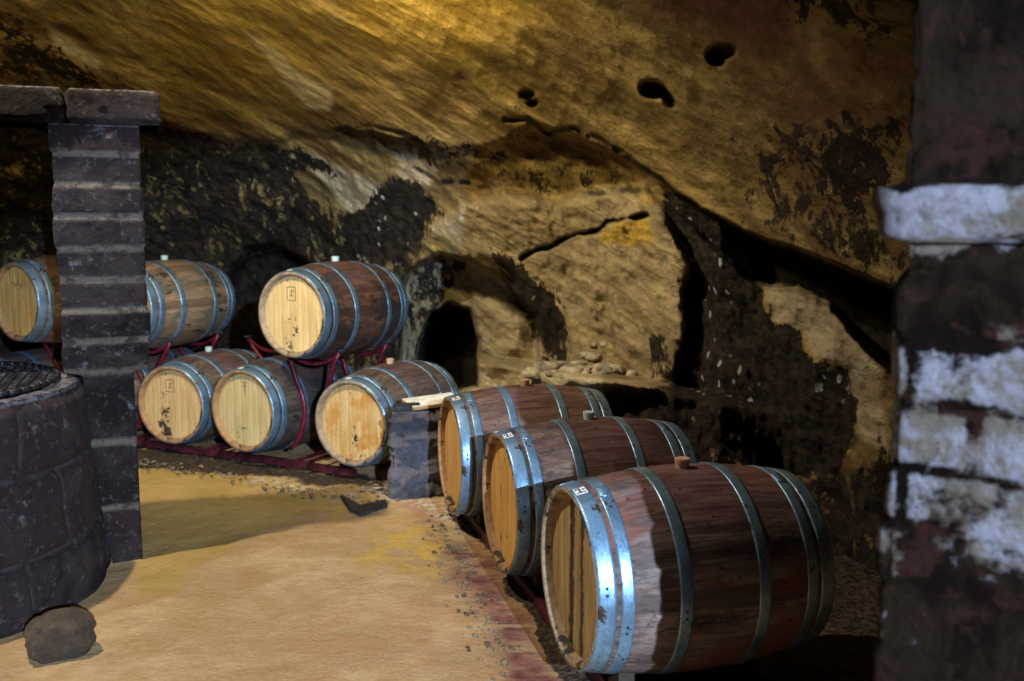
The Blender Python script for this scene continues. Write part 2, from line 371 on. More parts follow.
so([(335, 122), (425, 128), (520, 150), (500, 172), (440, 165), (380, 150), (335, 140)], .55, 12)
so([(730, 135), (800, 110), (905, 90), (905, 290), (830, 262), (760, 225)], .56, 26)
so([(440, 150), (640, 165), (640, 190), (560, 200), (500, 188)], .45, 12)
so([(600, 392), (700, 392), (710, 470), (600, 470)], .85, 12)
so([(540, 335), (580, 345), (570, 365), (540, 360)], .6); so([(640, 335), (668, 330), (668, 390), (648, 380)], .7)
so([(760, -20), (905, -20), (905, 60), (830, 40), (790, 30)], .5, 20)
soot_shade = np.maximum(soot_shade, hole); soot_shade = np.maximum(soot_shade, .85 * pm(NICHE, 6)); soot_shade = np.maximum(soot_shade, .5 * pm([(398, 392), (399, 300), (410, 268), (440, 252), (470, 258), (455, 285), (430, 320), (415, 392)], 4))  # hole, niche and overhung alcove edge: their shade painted into the rock colour
pale = np.zeros(px.shape)
for poly, a in (([(238, 28), (262, 40), (300, 68), (338, 88), (334, 112), (312, 114), (288, 92), (268, 60)], .95), ([(52, 22), (70, 38), (100, 62), (98, 72), (84, 70), (60, 46)], .8),
                ([(308, 150), (332, 158), (366, 180), (400, 195), (402, 214), (370, 205), (340, 205), (322, 180)], .75), ([(392, 150), (440, 160), (432, 188), (400, 182)], .6), ([(280, 150), (292, 150), (292, 182), (283, 180)], .7),
                (BOULD, .28), (ALC, .45), ([(770, 281), (820, 302), (886, 372), (886, 455), (856, 440), (850, 372), (812, 356), (800, 330), (775, 322)], .42),
                ([(440, 372), (600, 372), (600, 400), (440, 400)], .9), ([(520, 335), (600, 350), (610, 378), (520, 378)], .4)):
    pale = np.maximum(pale, a * pm(poly, 4))
yel = np.zeros(px.shape)  # yellow rock patches, plus lamp glow painted on the vault top
for poly, a, s_ in (([(596, 234), (620, 222), (652, 222), (656, 243), (628, 246), (600, 242)], .95, 3), ([(330, -40), (560, -40), (520, 40), (440, 60), (360, 50)], .6, 30), ([(640, 196), (655, 196), (658, 205), (645, 205)], .7, 3),
                    ([(430, 238), (452, 238), (452, 252), (432, 250)], .6, 4), ([(180, -30), (330, -30), (330, 60), (240, 90), (150, 70)], .28, 25), ([(698, 212), (704, 212), (704, 232), (699, 232)], .9, 2)):
    yel = np.maximum(yel, a * pm(poly, s_))
redm = np.maximum(.8 * pm([(640, -30), (800, -30), (800, 45), (740, 60), (700, 30), (650, 20)], 18), .4 * pm([(790, 60), (905, 40), (905, 150), (800, 130)], 25))
fleck = np.maximum(pm([(335, 190), (440, 180), (450, 215), (425, 262), (340, 262)], 6), pm([(665, 215), (700, 205), (745, 235), (800, 300), (860, 420), (830, 470), (740, 480), (690, 430), (670, 330)], 10) * .8)
fleck = np.maximum(fleck, .5 * pm(BOULD, 6))
att = dict(soot_shade=soot_shade, pale=pale, yellow=yel, red=redm, fleck=fleck, crack=np.clip(crack * vis, 0, 1))
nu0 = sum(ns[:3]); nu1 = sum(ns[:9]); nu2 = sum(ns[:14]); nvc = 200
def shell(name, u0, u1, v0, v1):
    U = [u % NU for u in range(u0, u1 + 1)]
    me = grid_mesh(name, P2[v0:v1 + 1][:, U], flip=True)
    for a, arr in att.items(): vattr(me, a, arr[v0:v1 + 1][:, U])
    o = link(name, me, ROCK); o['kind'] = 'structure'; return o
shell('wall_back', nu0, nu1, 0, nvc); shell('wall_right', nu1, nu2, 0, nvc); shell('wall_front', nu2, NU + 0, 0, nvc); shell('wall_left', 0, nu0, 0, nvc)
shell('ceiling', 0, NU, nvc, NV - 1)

# ------------------------------------------------------------------ floor
def floor_z(x, y):
    p = np.stack([np.asarray(x, float), np.asarray(y, float), np.zeros(np.shape(x))], -1)
    return .022 * fbm(p, .8, 3, 77) + .008 * fbm(p, 5, 4, 78)
xs = np.concatenate([np.linspace(-8, -4.2, 20, endpoint=False), np.linspace(-4.2, 2.4, 420), np.linspace(2.5, 5, 9)])
ys_ = np.concatenate([np.linspace(-10.5, 2.6, 38, endpoint=False), np.linspace(2.6, 7.4, 360), np.linspace(7.45, 10, 30)])
GX, GY = np.meshgrid(xs, ys_); G = np.stack([GX, GY, floor_z(GX, GY)], -1)
fx, fy = project(G); wx = fbm(G, 3, 4, 91); wy = fbm(G, 3, 4, 92); fx2 = fx + wx * 16; fy2 = fy + wy * 10
def fm(poly, soft=10): return sst(poly_sd(fx2, fy2, poly), -soft, soft)
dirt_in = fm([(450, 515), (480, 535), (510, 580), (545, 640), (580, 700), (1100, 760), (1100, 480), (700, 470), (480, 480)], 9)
G[..., 2] -= .012 * fm([(-200, 700), (60, 625), (165, 590), (240, 540), (335, 497), (300, 440), (-200, 440)], 6)
G[..., 2] += dirt_in * .02 * ridge(G, 7, 3, 95)
fl = grid_mesh('floor', G)
vattr(fl, 'wine', np.maximum(.95 * fm([(470, 535), (500, 560), (540, 640), (590, 700), (520, 700), (500, 640), (462, 580), (440, 545)], 16), .5 * fm([(400, 500), (450, 520), (470, 560), (430, 540)], 12)))
vattr(fl, 'yellow', np.maximum(.8 * fm([(370, 530), (420, 515), (480, 545), (440, 570), (360, 560)], 14), .5 * fm([(280, 480), (400, 490), (340, 520)], 14)))
vattr(fl, 'olive_shade', .85 * fm([(130, 455), (300, 470), (335, 495), (250, 535), (160, 590), (130, 590)], 8))  # shadow zone beside well and pillar, painted as a darker olive tone
vattr(fl, 'pink', np.maximum(.6 * fm([(385, 488), (440, 500), (470, 530), (400, 520)], 12), .35 * fm([(300, 620), (480, 590), (520, 681), (300, 700)], 30)))
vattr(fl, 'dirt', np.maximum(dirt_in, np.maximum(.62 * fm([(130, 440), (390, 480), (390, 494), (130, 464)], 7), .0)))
vattr(fl, 'chalk', np.maximum(fm([(370, 486), (450, 496), (470, 530), (440, 515), (380, 500)], 8), fm([(250, 478), (370, 492), (360, 498), (240, 484)], 6) * .8))
o = link('floor', fl, FLOOR); o['kind'] = 'structure'

# ------------------------------------------------------------------ masonry
def masonry(name, loop, nrm, z, joints_fn, mat, parent=None, amp=.010, nscale=9, cap=True, seed=0):
    """loop (n,2) closed plan outline, nrm outward normals, z (m) heights; joints_fn(u, z) -> joint 0..1, rnd, inset"""
    n = len(loop); m = len(z); seg = np.linalg.norm(np.roll(loop, -1, 0) - loop, axis=1); u = np.concatenate([[0], np.cumsum(seg)[:-1]]); per = seg.sum()
    Uu, Z = np.meshgrid(u, z); V = np.zeros((m, n, 3)); V[..., :2] = loop; V[..., 2] = Z
    j, r, ins = joints_fn(Uu, Z, per, V)
    d = -ins - .014 * j + amp * fbm(V, nscale, 5, seed) + amp * 1.6 * fbm(V, nscale * .35, 3, seed + 9)
    V[..., 0] += nrm[:, 0] * d; V[..., 1] += nrm[:, 1] * d
    I = np.arange(m * n).reshape(m, n); R = np.roll(I, -1, 1)
    Q = [np.stack([I[:-1], R[:-1], R[1:], I[1:]], -1).reshape(-1, 4)]
    VV = V.reshape(-1, 3); jj = j.ravel(); rr = r.ravel(); ee = np.zeros(len(jj)); ee[-n:] = .8
    if cap:
        cen = VV[-n:].mean(0); rings = 14; last = I[-1]; cnt = len(VV); add = []
        for k_ in range(1, rings + 1):
            t = 1 - k_ / rings * .98; ring = cen + (V[-1] - cen) * t; ring[:, 2] = z[-1] + .012 * fbm(ring, 12, 3, seed + 4) * min(1, k_ / 3)
            idx = np.arange(cnt, cnt + n); cnt += n; add.append(ring)
            Q.append(np.stack([last, np.roll(last, -1), np.roll(idx, -1), idx], -1)); last = idx
        VV = np.concatenate([VV] + add); jj = np.concatenate([jj, np.zeros(n * rings)]); rr = np.concatenate([rr, np.tile(r[-1], rings)]); ee = np.concatenate([ee, np.full(n * rings, .25)])
    me = np_mesh(name, VV, np.concatenate(Q)); vattr(me, 'joint', jj); vattr(me, 'rnd', rr); vattr(me, 'edge', ee)
    return me
def rrect(x0, y0, x1, y1, r=.02, step=.012):
    pts = []; nr = []
    def side(ax, ay, bx, by, n):
        L = math.hypot(bx - ax, by - ay); c = max(2, int(L / step))
        for i in range(c): t = i / c; pts.append((ax + (bx - ax) * t, ay + (by - ay) * t)); nr.append(n)
    def corner(cx, cy, a0):
        for i in range(5): a = a0 + i / 5 * PI / 2; pts.append((cx + r * math.cos(a), cy + r * math.sin(a))); nr.append((math.cos(a), math.sin(a)))
    side(x0 + r, y0, x1 - r, y0, (0, -1)); corner(x1 - r, y0 + r, -PI / 2); side(x1, y0 + r, x1, y1 - r, (1, 0)); corner(x1 - r, y1 - r, 0)
    side(x1 - r, y1, x0 + r, y1, (0, 1)); corner(x0 + r, y1 - r, PI / 2); side(x0, y1 - r, x0, y0 + r, (-1, 0)); corner(x0 + r, y0 + r, PI)
    return np.array(pts), np.array(nr)
def rnd_of(*a):
    s = 0
    for i, v in enumerate(a): s = s + np.floor(v) * (12.9898 + 65.3 * i)
    return np.abs(np.sin(s) * 43758.5453) % 1
WCX, WCY = -2.845, 4.36
# left pillar: nine courses of whole blocks over a narrower, coarser base
LPX, LPY, LPA = -2.082, 4.888, math.radians(22)
PB = [0, .28, .62, .985] + [.985 + .1525 * i for i in range(1, 9)]
PB[-1] = 2.19
def pil_j(U, Z, per, V):
    jw = .013; wav = .006 * fbm(V, 5, 3, 3); Zs = Z + wav; j = np.zeros(U.shape); course = np.zeros(U.shape)
    for i, b in enumerate(PB[1:-1]): j = np.maximum(j, 1 - sst(np.abs(Zs - b), jw * .6, jw * 1.9)); course = course + (Zs > b)
    ins = np.where(Zs < .985, .028, 0) + .012 * rnd_of(course + 3) - .004
    edge = .012 * (1 - sst(np.minimum.reduce([np.abs(Zs - b) for b in PB]), 0, .02)) * .3
    ins = ins - .012 * j
    return j, rnd_of(course * 3 + 1), ins + edge
lp, nn = rrect(-.20, -.18, .20, .18, .016)
pil = masonry('stone_pillar', lp, nn, np.linspace(-.05, 2.19, 210), pil_j, TUFF, seed=3)
# below the rim the pillar is built against the round well wall
pc, ps = math.cos(LPA), math.sin(LPA)
for v in pil.vertices:
    if v.co.z < .984 and v.co.x > .10: v.co.x = .10 + (v.co.x - .10) * .28
    if v.co.z < .99:
        x = LPX + v.co.x * pc - v.co.y * ps; y = LPY + v.co.x * ps + v.co.y * pc; dx, dy = x - WCX, y - WCY; d = math.hypot(dx, dy); rw = float(np.interp(v.co.z, [-.1, 0, .25, .6, .9, .97, .985], [.90, .885, .85, .815, .80, .79, 0]))
        if d < rw:
            x = WCX + dx / d * rw - LPX; y = WCY + dy / d * rw - LPY; v.co.x = x * pc + y * ps; v.co.y = -x * ps + y * pc
pil.update()
o = link('stone_pillar', pil, TUFF); o.location = (LPX, LPY, 0); o.rotation_euler = (0, 0, LPA)
tag(o, 'tall square pillar of dark purple-grey blocks with pale joints behind the well', 'pillar')
# lintel stones on the pillar, running out of the frame to the left
def lint_j(U, Z, per, V):
    return np.zeros(U.shape), np.full(U.shape, .35) + .4 * (V[..., 0] > .5), .03 * (1 - sst(np.abs(V[..., 0] - .47), .0, .03)) + .012 * (1 - sst(np.minimum(np.abs(Z), np.abs(Z - .165)), 0, .03))
lt = empty('stone_lintel', (LPX, LPY, 2.192)); lt.rotation_euler = (0, 0, LPA)
tag(lt, 'heavy dark stone beam lying on top of the block pillar and crossing over the well', 'stone beam')
for i, (x0, x1) in enumerate(((-2.3, -1.235), (-1.23, -.125), (-.12, .295))):
    p_, n_ = rrect(x0, -.20, x1, .19, .02, .014); mm = masonry('beam_stone', p_, n_, np.linspace(.0, .165, 16), lambda U, Z, per, V: (np.zeros(U.shape), np.full(U.shape, (.2, .15, .45)[i]), .014 * (1 - sst(np.minimum(np.abs(Z), np.abs(Z - .165)), 0, .025))), TUFF, amp=.014, seed=20 + i)
    ob = link('beam_stone', mm, TUFF, lt)
# well ring
WCOURSE = [(.0, .26, 7), (.26, .62, 9), (.62, .955, 8)]
NA = 460; an = np.linspace(0, 2 * PI, NA, endpoint=False)
def well_profile(z): return np.interp(z, [-.1, 0, .25, .6, .9, .955], [.90, .885, .85, .815, .80, .78])
zw = np.linspace(-.05, .955, 110); VW = np.zeros((110, NA, 3)); j = np.zeros((110, NA)); r = np.zeros((110, NA)); edge = np.zeros((110, NA))
AN, ZW = np.meshgrid(an, zw); base3 = np.stack([np.cos(AN) * .8, np.sin(AN) * .8, ZW], -1); wv = .012 * fbm(base3, 4, 3, 61); wa = .03 * fbm(base3, 5, 3, 62)
for i, (z0, z1, nb) in enumerate(WCOURSE):
    inn = (ZW + wv >= z0) & ((ZW + wv < z1) | (i == 2)); ph = (AN + wa + .45 + i * .37) / (2 * PI) * nb; fr = ph - np.floor(ph)
    dj = np.minimum(fr, 1 - fr) * 2 * PI / nb * .8; jv = 1 - sst(dj, .004, .016); jv = np.maximum(jv, (1 - sst(np.abs(ZW + wv - z0), .004, .015)) * (i > 0)); jv = np.maximum(jv, (1 - sst(np.abs(ZW + wv - z1), .004, .015)) * (i < 2))
    j = np.where(inn, jv, j); r = np.where(inn, rnd_of(ph + i * 11), r); edge = np.where(inn, (1 - sst(dj, 0, .05)) * .018 + .018 * (1 - sst(np.minimum(np.abs(ZW - z0), np.abs(ZW - z1)), 0, .05)), edge)
RW = well_profile(ZW) - .012 * j - edge + .022 * fbm(base3, 5, 5, 63) + .02 * (r - .5)
VW[..., 0] = RW * np.cos(AN); VW[..., 1] = RW * np.sin(AN); VW[..., 2] = ZW
rings = []
for rr_, z_ in ((.775, .962), (.74, .965), (.70, .962), (.665, .955), (.645, .945), (.63, .92), (.63, .6), (.63, .2), (.63, -.05)):
    a_ = np.stack([rr_ * np.cos(an), rr_ * np.sin(an), np.full(NA, z_)], -1); a_[:, 2] += .012 * fbm(a_, 9, 3, 64) * (z_ > .9); rings.append(a_)
VW2 = np.concatenate([VW, np.array(rings)]); me = grid_mesh('well_ring', VW2, closed_u=True)
pad = lambda a, v: np.concatenate([a, np.full((len(rings), NA), v)])
vattr(me, 'joint', pad(j, 0)); vattr(me, 'rnd', np.concatenate([r, np.tile(r[-1], (len(rings), 1))])); ed = pad(np.zeros_like(j), 0); ed[108:114] = .8; vattr(me, 'edge', ed)
well = link('stone_well', me, WELLS); well.location = (WCX, WCY, 0)
tag(well, 'round well wall of big dark purple stone blocks at the left edge', 'well')
# grate
def bar(bm, a, b, r_, segs=6):
    a = Vector(a); b = Vector(b); d = b - a; L = d.length
    if L < 1e-5: return
    M = Matrix.Translation((a + b) / 2) @ d.to_track_quat('Z', 'Y').to_matrix().to_4x4()
    bmesh.ops.create_cone(bm, cap_ends=True, segments=segs, radius1=r_, radius2=r_, depth=L, matrix=M)
def bm_mesh(name, bm, smooth=True):
    me = bpy.data.meshes.new(name); bmesh.ops.recalc_face_normals(bm, faces=bm.faces); bm.to_mesh(me); bm.free()
    if smooth: me.polygons.foreach_set('use_smooth', [True] * len(me.polygons))
    return me
def box(bm, cx, cy, cz, sx, sy, sz, bev=0.0, rot=None):
    M = Matrix.Translation((cx, cy, cz)) @ (rot.to_4x4() if rot else Matrix()) @ Matrix.Diagonal((sx, sy, sz, 1))
    r_ = bmesh.ops.create_cube(bm, size=1, matrix=M)
    if bev: bmesh.ops.bevel(bm, geom=list({e for v in r_['verts'] for e in v.link_edges}), offset=bev, segments=2, affect='EDGES')
gr = empty('metal_grate', (WCX, WCY, .972), math.radians(20)); tag(gr, 'rusty iron lattice grate lying flat over the mouth of the well', 'grate')
bm = bmesh.new(); RG = .685
for k_ in range(-15, 16):
    q = k_ * .045; h_ = math.sqrt(max(0, RG * RG - q * q))
    if h_ < .05: continue
    N = 14
    for s_ in range(N):
        t0 = -h_ + 2 * h_ * s_ / N; t1 = -h_ + 2 * h_ * (s_ + 1) / N; w0 = .004 * math.sin(t0 * 9 + k_); w1 = .004 * math.sin(t1 * 9 + k_)
        bar(bm, (t0, q + w0, .004 + w0 * .5), (t1, q + w1, .004 + w1 * .5), .0055, 5); bar(bm, (q + w0, t0, .012), (q + w1, t1, .012), .0055, 5)
link('lattice', bm_mesh('lattice', bm), IRON, gr)
bm = bmesh.new()
for s_ in range(64):
    a0 = s_ / 64 * 2 * PI; a1 = (s_ + 1) / 64 * 2 * PI; bar(bm, (RG * math.cos(a0), RG * math.sin(a0), .008), (RG * math.cos(a1), RG * math.sin(a1), .008), .014, 8)
link('rim', bm_mesh('rim', bm), IRON, gr)

# right pillar, close to the camera
RPX0, RPX1, RPY0, RPY1 = .815, 2.05, 2.08, 2.56
def rp_j(U, Z, per, V):
    wavz = Z + .03 * fbm(V, 3, 3, 71) + V[..., 0] * .10
    rows = np.floor(wavz / .135); fr = wavz / .135 - rows; uu = U + .03 * fbm(V, 4, 3, 72) + (rows % 2) * .14; cols = uu / .27; fu = cols - np.floor(cols)
    j = np.maximum(1 - sst(np.minimum(fr, 1 - fr) * .135, .002, .022), 1 - sst(np.minimum(fu, 1 - fu) * .27, .002, .022))
    ledge = sst(Z, 1.685, 1.69) * (1 - sst(Z, 1.79, 1.80)); upper = sst(Z, 1.79, 1.81)
    ins = .030 * upper - .035 * ledge + .02 * rnd_of(rows, cols) * (1 - upper) + .03 * sst(Z, 1.55, 1.66) * (1 - sst(Z, 1.68, 1.69))
    return j * .8 * (1 - ledge), rnd_of(rows * 2, cols), ins
lp2, nn2 = rrect(0, 0, RPX1 - RPX0, RPY1 - RPY0, .035, .012)
zr = np.linspace(-.25, 3.9, 345)
me = masonry('rubble_pillar', lp2, nn2, zr, rp_j, WHITE, amp=.010, nscale=8, cap=False, seed=70)
jcap = np.empty(len(me.vertices), np.float32); me.attributes['joint'].data.foreach_get('value', jcap); zv = np.array([v.co.z for v in me.vertices]); xv = np.array([v.co.x for v in me.vertices]); pv = np.array([tuple(v.co) for v in me.vertices])
nz = fbm(pv, 4, 4, 79)
wh = np.interp(zv + nz * .08, [0, .82, .95, 1.06, 1.48, 1.55, 1.64, 1.685, 1.79, 1.82, 1.9, 4], [.20, .28, .55, .93, .97, .55, .10, .98, 1.05, .45, .05, .05])  # whitewash thinned just below the ledge to paint in the ledge's shadow
wh = wh + .40 * sst(xv, .15, .3) * (zv > 1.82) * sst(nz, 0, .3) - .0 * zv
wh = wh - .35 * np.array(jcap)
vattr(me, 'white', wh)
rp = link('rubble_pillar', me, WHITE); rp.location = (.728, 1.85, .12); rp.scale = (.93, .93, .93); rp.rotation_euler = (0, 0, math.radians(-24))
tag(rp, 'thick rubble pillar with flaking whitewash and a projecting ledge, at the right edge', 'pillar')

# ------------------------------------------------------------------ barrels
NST = 28; SEG = NST * 6
def barrel_meshes(kind, L, RH, RB):
    def R(t): q = 2 * t / L - 1; return RB - (RB - RH) * (abs(q) ** 1.9)
    MS = {}
    an_ = np.linspace(0, 2 * PI, SEG, endpoint=False)
    rg = np.random.default_rng(5); wid = rg.uniform(.75, 1.25, NST); cum = np.concatenate([[0], np.cumsum(wid)]) / wid.sum() * 2 * PI
    angs = np.concatenate([np.linspace(cum[i], cum[i + 1], 6, endpoint=False) for i in range(NST)]); angs[0::6] += .0; stv = np.repeat(rg.uniform(0, 1, NST), 6)
    groove = np.where(np.arange(SEG) % 6 == 0, -.0022, 0.0) + np.where(np.arange(SEG) % 6 == 3, .0008, 0)
    ts = np.concatenate([[0.0, .004], np.linspace(.012, L - .012, 44), [L - .004, L]])
    rings_ = [(t, R(t) - (.003 if t in (0.0, L) else 0), groove) for t in ts]
    inner0 = [(.0, RH - .016, 0), (.004, RH - .021, 0), (.030, RH - .030, 0), (.040, RH - .034, 0)]
    rings_ = [(t, r_, 0 * groove) for t, r_, _ in inner0[::-1]] + rings_ + [(L - t, r_, 0 * groove) for t, r_, _ in inner0]
    V = np.zeros((len(rings_), SEG, 3))
    for i, (t, r_, g) in enumerate(rings_):
        V[i, :, 0] = t - L / 2; V[i, :, 1] = (r_ + g) * np.sin(angs); V[i, :, 2] = (r_ + g) * np.cos(angs) + RB
    me = grid_mesh('body', V, closed_u=True, flip=False)
    vattr(me, 'stave', np.tile(stv, (len(rings_), 1)))
    mi = np.zeros((len(rings_) - 1, SEG), np.int32); mi[:5] = 1; mi[-5:] = 1
    me.polygons.foreach_set('material_index', mi.ravel()); me.update(); MS['body'] = me
    # heads, made of boards that run upright
    for nm, xx, sg in (('head', .036, -1), ('rear_head', L - .036, 1)):
        RR = RH - .031; nb = 7; edges = np.linspace(-RR, RR, nb + 1) + np.concatenate([[0], rg.uniform(-.012, .012, nb - 1), [0]])
        vs = []; fs = []; bd = []
        for b_ in range(nb):
            y0, y1 = edges[b_], edges[b_ + 1]; cols = np.linspace(y0, y1, 9); val = rg.uniform()
            st = len(vs)
            for ci, y in enumerate(cols):
                h_ = math.sqrt(max(0, RR * RR - y * y)); dx = .0025 if ci in (0, 8) else 0
                for q in np.linspace(-1, 1, 9): vs.append((xx - L / 2 - sg * dx, y, q * h_ + RB)); bd.append(val)
            for ci in range(8):
                for q in range(8):
                    a = st + ci * 9 + q; f_ = (a, a + 1, a + 10, a + 9); fs.append(f_ if sg < 0 else f_[::-1])
        m_ = mesh(nm, vs, fs, False); vattr(m_, 'board', np.array(bd)); MS[nm] = m_
    # hoops
    def hoop(t0, t1, th=.0028, lap=0.0):
        N = 96; V = []; F_ = []
        for i in range(N):
            a = 2 * PI * i / N
            for t, e in ((t0, -.001), (t0, th), (t0 + .15 * (t1 - t0), th + .0008), (t1 - .15 * (t1 - t0), th + .0008), (t1, th), (t1, -.001)):
                r_ = R(t) + e; V.append((t - L / 2, r_ * math.sin(a), r_ * math.cos(a) + RB))
        for i in range(N):
            k2 = (i + 1) % N
            for q in range(5): F_.append((i * 6 + q, k2 * 6 + q, k2 * 6 + q + 1, i * 6 + q + 1))
        # the riveted lap
        if lap:
            s0 = len(V); M_ = 8
            for i in range(M_ + 1):
                a = lap + .17 * i / M_
                for t, e in ((t0 + .002, 0), (t0 + .002, th + .003), (t1 - .002, th + .003), (t1 - .002, 0)):
                    r_ = R(t) + e; V.append((t - L / 2, r_ * math.sin(a), r_ * math.cos(a) + RB))
            for i in range(M_):
                for q in range(3): a = s0 + i * 4 + q; F_.append((a, a + 4, a + 5, a + 1))
            F_.append((s0, s0 + 1, s0 + 2, s0 + 3)); e0 = s0 + M_ * 4; F_.append((e0 + 3, e0 + 2, e0 + 1, e0))
        m_ = mesh('hoop', V, F_); return m_
    hs = [(.001, .062, .30), (.078, .122, -.35), (.275, .320, .55)]
    hs = hs + [(L - b, L - a, c) for a, b, c in hs[::-1]]
    MS['hoops'] = [hoop(a, b, lap=c) for a, b, c in hs]; MS['hs'] = hs
    bm = bmesh.new(); bmesh.ops.create_cone(bm, cap_ends=True, segments=24, radius1=.024, radius2=.029, depth=.040, matrix=Matrix.Translation((0, 0, 2 * RB + .014)))
    bmesh.ops.bevel(bm, geom=[e for e in bm.edges if abs(e.verts[0].co.z - e.verts[1].co.z) < 1e-4 and e.verts[0].co.z > 2 * RB], offset=.003, segments=2, affect='EDGES')
    MS['bung'] = bm_mesh('bung', bm, False)
    # sticker on the first hoop, near the top
    def patch(t0, t1, a0, a1, e):
        V = []; F_ = []; n = 8
        for i in range(n + 1):
            a = a0 + (a1 - a0) * i / n
            for t in (t0, t1): r_ = R(t) + e; V.append((t - L / 2, r_ * math.sin(a), r_ * math.cos(a) + RB))
        for i in range(n): F_.append((2 * i, 2 * i + 1, 2 * i + 3, 2 * i + 2))
        return mesh('sticker', V, F_)
    MS['sticker'] = patch(.010, .052, 2 * PI - .02 - .21, 2 * PI - .06 - .02, .0052) if kind == 'wide' else patch(.016, .046, -.10 + .12, .04 + .12, .0052)
    MS['sticker_mark'] = None
    if kind == 'wide':
        bm = bmesh.new()
        for (u0, v0, u1, v1) in ((.1, .15, .9, .3), (.35, .3, .55, .95), (.1, .6, .3, .9), (.65, .5, .9, .7)):
            a0 = 2 * PI - .23 + .15 * v0; a1 = 2 * PI - .23 + .15 * v1; t0 = .010 + .042 * u0; t1 = .010 + .042 * u1
            vv = [bm.verts.new((t - L / 2, (R(t) + .0058) * math.sin(a), (R(t) + .0058) * math.cos(a) + RB)) for t, a in ((t0, a0), (t1, a0), (t1, a1), (t0, a1))]; bm.faces.new(vv)
        MS['sticker_mark'] = bm_mesh('sticker_mark', bm)
    bm = bmesh.new()
    bmesh.ops.create_uvsphere(bm, u_segments=8, v_segments=5, radius=.0055)
    MS['rivet'] = bm_mesh('rivet', bm)
    return MS, R
def stamp_mesh(style, L, RB):
    bm = bmesh.new(); x = -L / 2 + .036 - .0012
    def r_(y, z, w, h): box(bm, x, y, RB + z, .0012, w, h)
    if style == 'square':
        for y, z, w, h in ((0, .185, .075, .004), (0, .095, .075, .004), (-.0365, .14, .004, .09), (.0365, .14, .004, .09), (0, .125, .035, .005), (.0, .145, .006, .04), (-.012, .158, .02, .005)): r_(y + .02, z, w, h)
    elif style == 'lines':
        for i, (w, z) in enumerate(((.05, .20), (.02, .185), (.04, .17), (.015, .15), (.02, .135), (.012, .115))): r_(.0, z, w, .005)
        r_(.02, -.13, .055, .005); r_(.03, -.138, .02, .004)
    elif style == 'script':
        pts = [(.075 - i * .0055, .125 + .016 * math.sin(i * 1.25) * (1 + .5 * math.sin(i * .7))) for i in range(27)]
        for a, b in zip(pts[:-1], pts[1:]): bar(bm, (x, a[0], RB + a[1]), (x, b[0], RB + b[1]), .0016, 4)
        r_(.0, .155, .008, .03); r_(-.005, .09, .05, .004)
    elif style == 'small':
        for w, y, z in ((.014, .02, .20), (.008, .02, .186), (.014, -.02, -.16)): r_(y, z, w, .005)
    return bm_mesh('stamp', bm, False)
LB, LW = .97, .885; RBB, RBW = .345, .372
KIND = {'slim': barrel_meshes('slim', LB, .29, RBB) + (LB, RBB, .29), 'wide': barrel_meshes('wide', LW, .32, RBW) + (LW, RBW, .32)}
def make_barrel(kind, head_xy, zc_, yaw, label, smat, hmat, cmat, group, bung=None, stamp=None, steel=None, sticker=False, rivets=False, roll=0):
    MS, R, L, RB, RH = KIND[kind]; ya = math.radians(yaw); steel = steel or STEEL
    root = empty('wine_barrel', (head_xy[0] + math.cos(ya) * L / 2, head_xy[1] + math.sin(ya) * L / 2, zc_ - RB), ya); tag(root, label, 'barrel', group)
    link('body', MS['body'], [smat, cmat], root)
    hd = link('head', MS['head'], hmat, root); link('head', MS['rear_head'], hmat, root)
    if stamp: s_ = link('stamp', stamp_mesh(stamp, L, RB), INK, hd); s_['label'] = 'small dark mark burnt into the barrel head'
    for i, hm in enumerate(MS['hoops']):
        h_ = link('hoop', hm, steel, root)
        if rivets and i < 4:
            t0, t1, lap = MS['hs'][i]; tm = (t0 + t1) / 2; a0 = (1.35, 1.75, 1.62, 1.2)[i]
            for da in (0, .07):
                rv = link('rivet', MS['rivet'], IRON, h_); rv.location = (tm - L / 2, -(R(tm) + .003) * math.sin(a0 + da), (R(tm) + .003) * math.cos(a0 + da) + RB)
        if i == 0 and sticker:
            st = link('sticker', MS['sticker'], PAPER, h_); st['label'] = 'small white paper sticker'
            if MS['sticker_mark']: link('sticker_print', MS['sticker_mark'], INK, root)
    if bung: link('bung', MS['bung'], bung, root)
    return root
HC = 1.0
hA = mat_head('oak_head_streaked', (.30, .20, .09), (.47, .33, .15), streaks=((.050, .021), (-.06, .016)))
hB = mat_head('oak_head_golden', (.60, .33, .09), (.76, .47, .16), streaks=((.085, .0),), rust=.15)
hC = mat_head('oak_head_bright', (.62, .35, .11), (.76, .50, .20))
hT = mat_head('oak_head_pale', (.62, .42, .18), (.78, .58, .29), mould=.55, mould_y=.02)
hL1 = mat_head('oak_head_spotted', (.52, .33, .14), (.66, .46, .22), mould=1.0, mould_y=.09)
hL2 = mat_head('oak_head_straw', (.50, .38, .17), (.64, .51, .26), mould=.3, mould_y=.1)
hL3 = mat_head('oak_head_amber', (.56, .34, .12), (.72, .50, .24), rust=.75, mould=.6, mould_y=-.04)
hTL = mat_head('oak_head_orange', (.56, .33, .10), (.70, .45, .17), rust=.4)
chA = mat_chime('chime_grey', (.36, .26, .17)); chB = mat_chime('chime_tan', (.38, .21, .095))
sA = mat_stave('staves_wine', (.10, .062, .052), (.27, .19, .165), wine=.8, stain=.35, seed=1.3, tint=(.20, .065, .03))
sB = mat_stave('staves_charred', (.12, .065, .04), (.30, .19, .12), wine=.75, stain=.62, seed=4.1)
sC = mat_stave('staves_brown', (.13, .075, .05), (.28, .17, .105), wine=.8, stain=.3, seed=7.7)
sT = mat_stave('staves_rusty', (.07, .03, .022), (.20, .085, .045), wine=.35, stain=.62, seed=2.2, tint=(.018, .028, .032))
